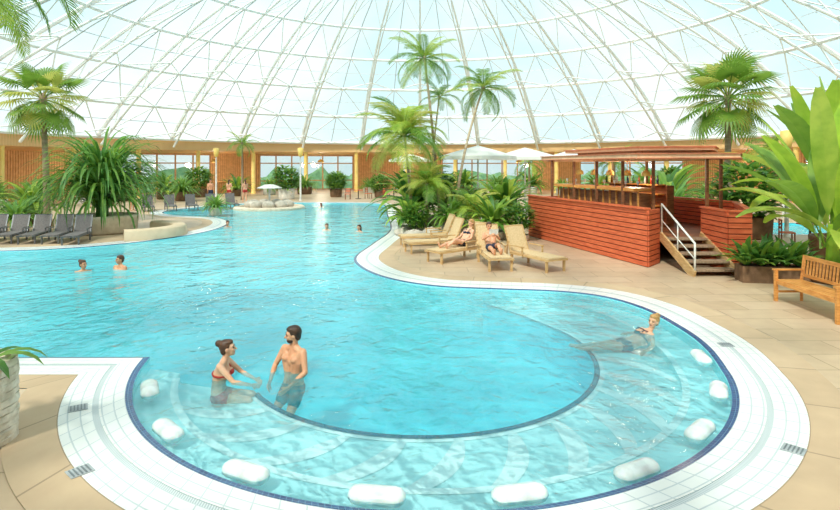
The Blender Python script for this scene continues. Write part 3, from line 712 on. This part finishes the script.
# ---------------- people
def remesh(m,name,mats,vox,it=4):
    me=m.mesh(name,mats); o=bpy.data.objects.new('tmp',me);COL.objects.link(o)
    r=o.modifiers.new('r','REMESH');r.mode='VOXEL';r.voxel_size=vox;r.use_smooth_shade=True
    s=o.modifiers.new('s','SMOOTH');s.factor=.5;s.iterations=it
    bpy.context.view_layer.update();d=bpy.context.evaluated_depsgraph_get()
    out=bpy.data.meshes.new_from_object(o.evaluated_get(d));out.name=name
    bpy.data.objects.remove(o);return out
def hand(m,wr,d,pn,s=1,curl=.25):
    d=V(d).normalized();pn=V(pn).normalized();sd=d.cross(pn).normalized();pn=sd.cross(d).normalized();w=V(wr)
    for k in(-1,-.33,.33,1): m.cap(w+d*.02+sd*k*.012,.016*s,w+d*.085*s+sd*k*.028,.0125*s,8)
    for k,l in((-1,.062),(-.33,.078),(.33,.082),(1,.072)):
        b=w+d*.085*s+sd*k*.03;e=b+(d*math.cos(curl)+pn*math.sin(curl)+sd*k*.12)*l*.5;f=e+(d*math.cos(curl*2.4)+pn*math.sin(curl*2.4)+sd*k*.1)*l*.5
        m.cap(b,.0105*s,e,.0095*s,7);m.cap(e,.0095*s,f,.008*s,7)
    b=w+d*.03-sd*.02;e=b+(d*.6-sd*.7+pn*.2)*.045;m.cap(b,.015*s,e,.011*s,7);m.cap(e,.011*s,e+(d*.9-sd*.3+pn*.2)*.035,.009*s,7)
def basis(f,up=(0,0,1)):
    f=V(f).normalized();u=V(up);l=u.cross(f).normalized();u=f.cross(l).normalized()
    return Matrix((f,l,u)).transposed()
def person(label,J,loc,rot,skin,hair,hairst,cloth,female=False,vox=.009,scale=1,group=None,face=(1,0,0)):
    J={k:V(v) for k,v in J.items()};m=M();F=J.get('face',V(face));up=(J['head']-J['neck']).normalized();up=(up+V((0,0,1))).normalized()
    R=basis(F,up);hd=J['head']
    k=.9 if female else 1
    sv=(J['shL']-J['shR']).normalized();
    hv=(J['hipL']-J['hipR']).normalized()
    for s in(1,-1):
        S='L' if s>0 else 'R'
        m.cap(J['pelvis']+hv*.075*s,.10,J['waist']+sv*.06*s,.085*k,12);m.cap(J['waist']+sv*.06*s,.085*k,J['chest']+sv*.085*s*k,.105*k,12)
        m.cap(J['chest']+sv*.07*s,.10*k,J['sh'+S]-sv*.02*s,.058*k,12)
        m.cap(J['sh'+S],.055*k,J['sh'+S]*.5+J['el'+S]*.5,.046*k);m.cap(J['sh'+S]*.5+J['el'+S]*.5,.046*k,J['el'+S],.036*k);
        m.cap(J['el'+S],.036*k,J['el'+S]*.65+J['wr'+S]*.35,.038*k);m.cap(J['el'+S]*.65+J['wr'+S]*.35,.038*k,J['wr'+S],.024*k)
        hand(m,J['wr'+S],J['wr'+S]-J['el'+S],J.get('pn'+S,-sv*s),.95*k+.05)
        m.cap(J['hip'+S],.092,J['kn'+S],.056);m.cap(J['kn'+S],.056,J['kn'+S]*.65+J['an'+S]*.35,.054);m.cap(J['kn'+S]*.65+J['an'+S]*.35,.054,J['an'+S],.036)
        m.cap(J['an'+S],.038,J['toe'+S],.028); m.cap(J['an'+S],.036,J['an'+S]+(J['an'+S]-J['toe'+S])*.2,.03)
        m.cap(J['neck'],.055*k,J['sh'+S]-sv*.05*s,.05*k)
    cf=(J['shL']-J['shR']).cross(J['neck']-J['pelvis']).normalized()
    for s in(1,-1):
        if female: m.ell(J['chest']+cf*.085+sv*.075*s-V((0,0,.01)),(.062,.062,.06))
        else: m.ell(J['chest']+cf*.055+sv*.08*s+V((0,0,.03)),(.07,.07,.055))
    m.cap(J['chest'],.1*k,J['neck'],.055*k);m.cap(J['neck'],.052*k,hd-R@V((.015,0,.05)),.05*k)
    m.ell(hd+R@V((-.01,0,.02)),(.095,.074,.098),R);m.ell(hd+R@V((.028,0,-.045)),(.058,.052,.066),R);m.ell(hd+R@V((.06,0,-.088)),(.024,.026,.02),R)
    m.cap(hd+R@V((.083,0,.015)),.010,hd+R@V((.108,0,-.025)),.015,8)
    for s in(1,-1):
        m.ell(hd+R@V((-.01,.075*s,-.005)),(.02,.011,.032),R);m.ell(hd+R@V((.06,.035*s,-.02)),(.024,.024,.02),R);m.ell(hd+R@V((.075,.03*s,.03)),(.014,.025,.01),R)
    o=top('person',label,'person',loc,rot,remesh(m,'person',[skin],vox),group);o.scale=(scale,)*3
    for s in(1,-1):
        e=M();e.ell(hd+R@V((.079,.03*s,.008)),(.010,.013,.007),R,10,6);part('eye',o,e.mesh('eye',BLACK,True),'dark eye')
        e=M();e.path([hd+R@V((.086,.012*s,.033)),hd+R@V((.086,.032*s,.037)),hd+R@V((.075,.052*s,.03))],.005,6);part('eyebrow',o,e.mesh('eyebrow',hair,True))
    e=M();e.cap(hd+R@V((.083,.02,-.058)),.006,hd+R@V((.083,-.02,-.058)),.006,8);part('mouth',o,e.mesh('mouth',LIP,True))
    h=M();h.ell(hd+R@V((-.03,0,.035)),(.098,.083,.1),R,18,12);h.ell(hd+R@V((-.005,0,.085)),(.085,.07,.045),R,16,8);h.ell(hd+R@V((-.065,0,-.02)),(.05,.068,.07),R,16,8)
    if hairst=='bun': h.ell(hd+R@V((-.12,0,.09)),(.05,.05,.048),R)
    if hairst=='long': h.cap(hd+R@V((-.08,0,0)),.07,J['neck']+R@V((-.09,0,-.06)),.05)
    part('hair',o,remesh(h,'hair',[hair],max(vox,.008),2))
    if 'beard' in label:
        h=M();h.ell(hd+R@V((.033,0,-.068)),(.055,.055,.045),R);part('beard',o,h.mesh('beard',hair,True))
    c=M()
    for s in(1,-1):
        S='L' if s>0 else 'R';l=.22 if female else .5
        c.cap(J['pelvis']+hv*.075*s,.108,J['hip'+S]*(1-l)+J['kn'+S]*l,.098-.02*l,14)
    part('swimwear',o,remesh(c,'swimwear',[cloth],vox,2),'swim bottoms')
    if female:
        c=M()
        for s in(1,-1):
            c.ell(J['chest']+cf*.09+sv*.075*s-V((0,0,.012)),(.064,.064,.052))
            c.path([J['chest']+cf*.13+sv*.09*s,J['chest']+cf*.06+sv*.1*s+V((0,0,.1)),J['neck']-cf*.03+sv*.03*s],.009,6)
        ax=(J['neck']-J['waist']).normalized()
        ring_=[J['chest']-ax*.02+(cf*math.cos(t)*.112+sv*math.sin(t)*.175)*1.0 for t in [2*pi*i/24 for i in range(25)]]
        c.path(ring_,.014,6,cap=False)
        part('bikini_top',o,c.mesh('bikini_top',cloth,True),'bikini top')
    return o
ST=dict(pelvis=(0,0,.93),waist=(0,0,1.09),chest=(0,0,1.29),neck=(-.01,0,1.47),head=(.02,0,1.635),
 shL=(0,.175,1.42),shR=(0,-.175,1.42),elL=(.03,.24,1.15),elR=(.03,-.24,1.15),wrL=(.15,.22,.94),wrR=(.15,-.22,.94),
 hipL=(0,.09,.9),hipR=(0,-.09,.9),knL=(.03,.1,.5),knR=(.03,-.1,.5),anL=(-.02,.1,.08),anR=(-.02,-.1,.08),toeL=(.14,.12,.03),toeR=(.14,-.12,.03))
def P_(b,**k): d=dict(b);d.update(k);return d
def crouch(b,dz_,kx):
    c={}
    for k,v in b.items(): c[k]=(v[0],v[1],v[2]-dz_) if k[:2] not in('kn','an','to') and k!='face' else v
    c.update(knL=(kx,.14,.5-dz_*.25),knR=(kx,-.14,.5-dz_*.25),anL=(.02,.13,.08),anR=(.02,-.13,.08),toeL=(.18,.15,.03),toeR=(.18,-.15,.03))
    return c
CRO=crouch(ST,.45,.36)
SEAT=dict(pelvis=(0,0,.11),waist=(-.02,0,.26),chest=(.03,0,.45),neck=(.07,0,.62),head=(.12,0,.775),
 shL=(.05,.16,.57),shR=(.05,-.16,.57),elL=(.25,.2,.37),elR=(.25,-.2,.37),wrL=(.45,.14,.29),wrR=(.47,-.12,.30),
 hipL=(.02,.09,.1),hipR=(.02,-.09,.1),knL=(.43,.1,.08),knR=(.43,-.1,.08),anL=(.5,.1,-.33),anR=(.5,-.1,-.33),toeL=(.64,.11,-.37),toeR=(.64,-.11,-.37))
REC=dict(pelvis=(0,0,.12),waist=(-.1,0,.2),chest=(-.24,0,.36),neck=(-.34,0,.51),head=(-.36,0,.68),
 shL=(-.28,.16,.46),shR=(-.28,-.16,.46),elL=(-.12,.24,.26),elR=(-.12,-.24,.26),wrL=(.1,.2,.2),wrR=(.1,-.2,.2),
 hipL=(0,.09,.11),hipR=(0,-.09,.11),knL=(.42,.1,.24),knR=(.42,-.1,.14),anL=(.75,.1,.06),anR=(.84,-.1,.06),toeL=(.82,.11,.18),toeR=(.9,-.11,.18))
MAN=crouch(P_(ST,elL=(.06,.28,1.19),elR=(.08,-.28,1.19),wrL=(.27,.2,1.05),wrR=(.3,-.14,1.05)),.17,.22);MAN['face']=(.8,-.75,-.1)
person('bearded man with short dark hair standing waist deep in pool',MAN,(-1.78,7.9,-1.0),math.radians(236),SKIN2,HAIRD,'short',CL_TEAL,scale=1.03)
person('woman with brown hair bun sitting in water beside man',P_(SEAT,face=(.95,.1,.12)),(-2.74,7.66,-.36),math.radians(2),SKIN,HAIRB,'bun',CL_RED,True,scale=.97)
person('blond woman reclining in shallow water on shelf',P_(REC,face=(.8,.5,.05),pelvis=(0,0,.1),waist=(-.13,0,.14),chest=(-.31,0,.22),neck=(-.45,0,.33),head=(-.52,0,.49),shL=(-.39,.16,.30),shR=(-.39,-.16,.30),elL=(-.3,.36,.18),elR=(-.34,-.34,.2),wrL=(-.12,.46,.14),wrR=(-.3,-.5,.14),knL=(.42,.1,.13),knR=(.42,-.08,.1),anL=(.82,.1,.1),anR=(.84,-.08,.09),toeL=(.95,.11,.14),toeR=(.97,-.08,.12)),
 (3.56,9.7,-.32),math.radians(188),SKIN,HAIRY,'bun',CL_DARK,True)
person('woman with brown hair crouching chest deep in pool',P_(CRO,face=(.8,.6,0)),(-9.2,15.3,-1.0),math.radians(-60),SKIN2,HAIRB,'bun',CL_RED,True)
person('man with dark hair crouching chest deep in pool',P_(CRO,face=(.9,-.4,0)),(-8.35,15.6,-.92),math.radians(-110),SKIN2,HAIRB,'short',CL_DARK)
RL=P_(REC,face=(.9,0,-.1))
person('person in dark swimwear reading a book on lounger',P_(RL,elL=(-.05,.24,.34),elR=(-.05,-.24,.34),wrL=(.14,.1,.46),wrR=(.14,-.1,.46)),(2.06,16.1,Z+.38),math.radians(-85),SKIN2,HAIRB,'short',CL_DARK)
person('woman in dark bikini reclining on lounger',RL,(1.3,17.05,Z+.38),math.radians(-140),SKIN,HAIRY,'long',CL_DARK,True)
m=M();
for s in(1,-1): m.add([(0,0,0),(.0,.13*s,.03),(.06,.13*s,.19),(.06,0,.17)],[(0,1,2,3)])
single('book','open white book held by the reading person','book',m,CL_WHITE,(2.09,15.9,Z+.86),math.radians(-85))
f1=person('woman crouching in the far pool',CRO,(-4.15,24.9,-1.0),-1.6,SKIN,HAIRB,'long',CL_DARK,True,vox=.02)
clone(f1,(-2.65,24.4,-1.0),-2.2,label='woman with brown hair shoulder deep in water')
f2=person('man in dark swim shorts standing on deck',P_(ST,knL=(.12,.1,.5),anL=(.1,.1,.1),toeL=(.25,.1,.05)),(-15.9,42.5,Z),-1,SKIN2,HAIRD,'short',CL_DARK,vox=.02)
f3=person('woman in red swimwear walking on far deck',P_(ST,knL=(.14,.1,.5),anL=(.12,.1,.1),toeL=(.27,.1,.05)),(-14.6,42.8,Z),1.4,SKIN,HAIRB,'long',CL_RED,True,vox=.02)
clone(f3,(-13.4,42.9,Z),2.4,label='woman in red bikini standing on far deck')
clone(f1,(-9.0,26.2,-1.0),-1.2,label='woman crouching in water near the stone edge')
clone(f2,(-17.8,34.5,Z),.3,label='man in dark swim shorts beside grey loungers')
clone(f1,(-6.8,38.5,-1.0),2.2,label='woman in water near the fountain island')
# ---------------- light
w_=bpy.data.worlds.new('sky');sc.world=w_;w_.use_nodes=True;N=w_.node_tree.nodes;L=w_.node_tree.links
bg=N['Background'];bg.inputs[1].default_value=1.42
tc=N.new('ShaderNodeTexCoord');sx=N.new('ShaderNodeSeparateXYZ');L.new(tc.outputs['Generated'],sx.inputs[0])
cr=N.new('ShaderNodeValToRGB');e=cr.color_ramp.elements;e[0].position=0;e[0].color=(.60,.75,.77,1);e[1].position=.5;e[1].color=(.46,.66,.71,1)
L.new(sx.outputs['Z'],cr.inputs[0])
nz=N.new('ShaderNodeTexNoise');nz.inputs['Scale'].default_value=2.6;nz.inputs['Detail'].default_value=6
mp=N.new('ShaderNodeMapping');mp.inputs['Scale'].default_value=(1,1,1.6);L.new(tc.outputs['Generated'],mp.inputs[0]);L.new(mp.outputs[0],nz.inputs['Vector'])
r2=N.new('ShaderNodeValToRGB');r2.color_ramp.elements[0].position=.38;r2.color_ramp.elements[1].position=.62;L.new(nz.outputs['Fac'],r2.inputs[0])
mx=N.new('ShaderNodeMixRGB');mx.inputs[2].default_value=(.86,.86,.84,1);L.new(r2.outputs[0],mx.inputs[0]);L.new(cr.outputs[0],mx.inputs[1]);L.new(mx.outputs[0],bg.inputs[0])
sd=bpy.data.lights.new('sun','SUN');sd.energy=4.4;sd.angle=.12;sd.color=(1,.92,.8)
so=bpy.data.objects.new('sun',sd);so.rotation_euler=(math.radians(35),math.radians(-22),0);COL.objects.link(so)
cd=bpy.data.cameras.new('camera');cd.lens=24;cd.sensor_width=36;cd.shift_y=-90/840;cd.clip_end=500
co=bpy.data.objects.new('camera',cd);co.location=(0,0,2.9);co.rotation_euler=(pi/2,0,0);COL.objects.link(co);sc.camera=co
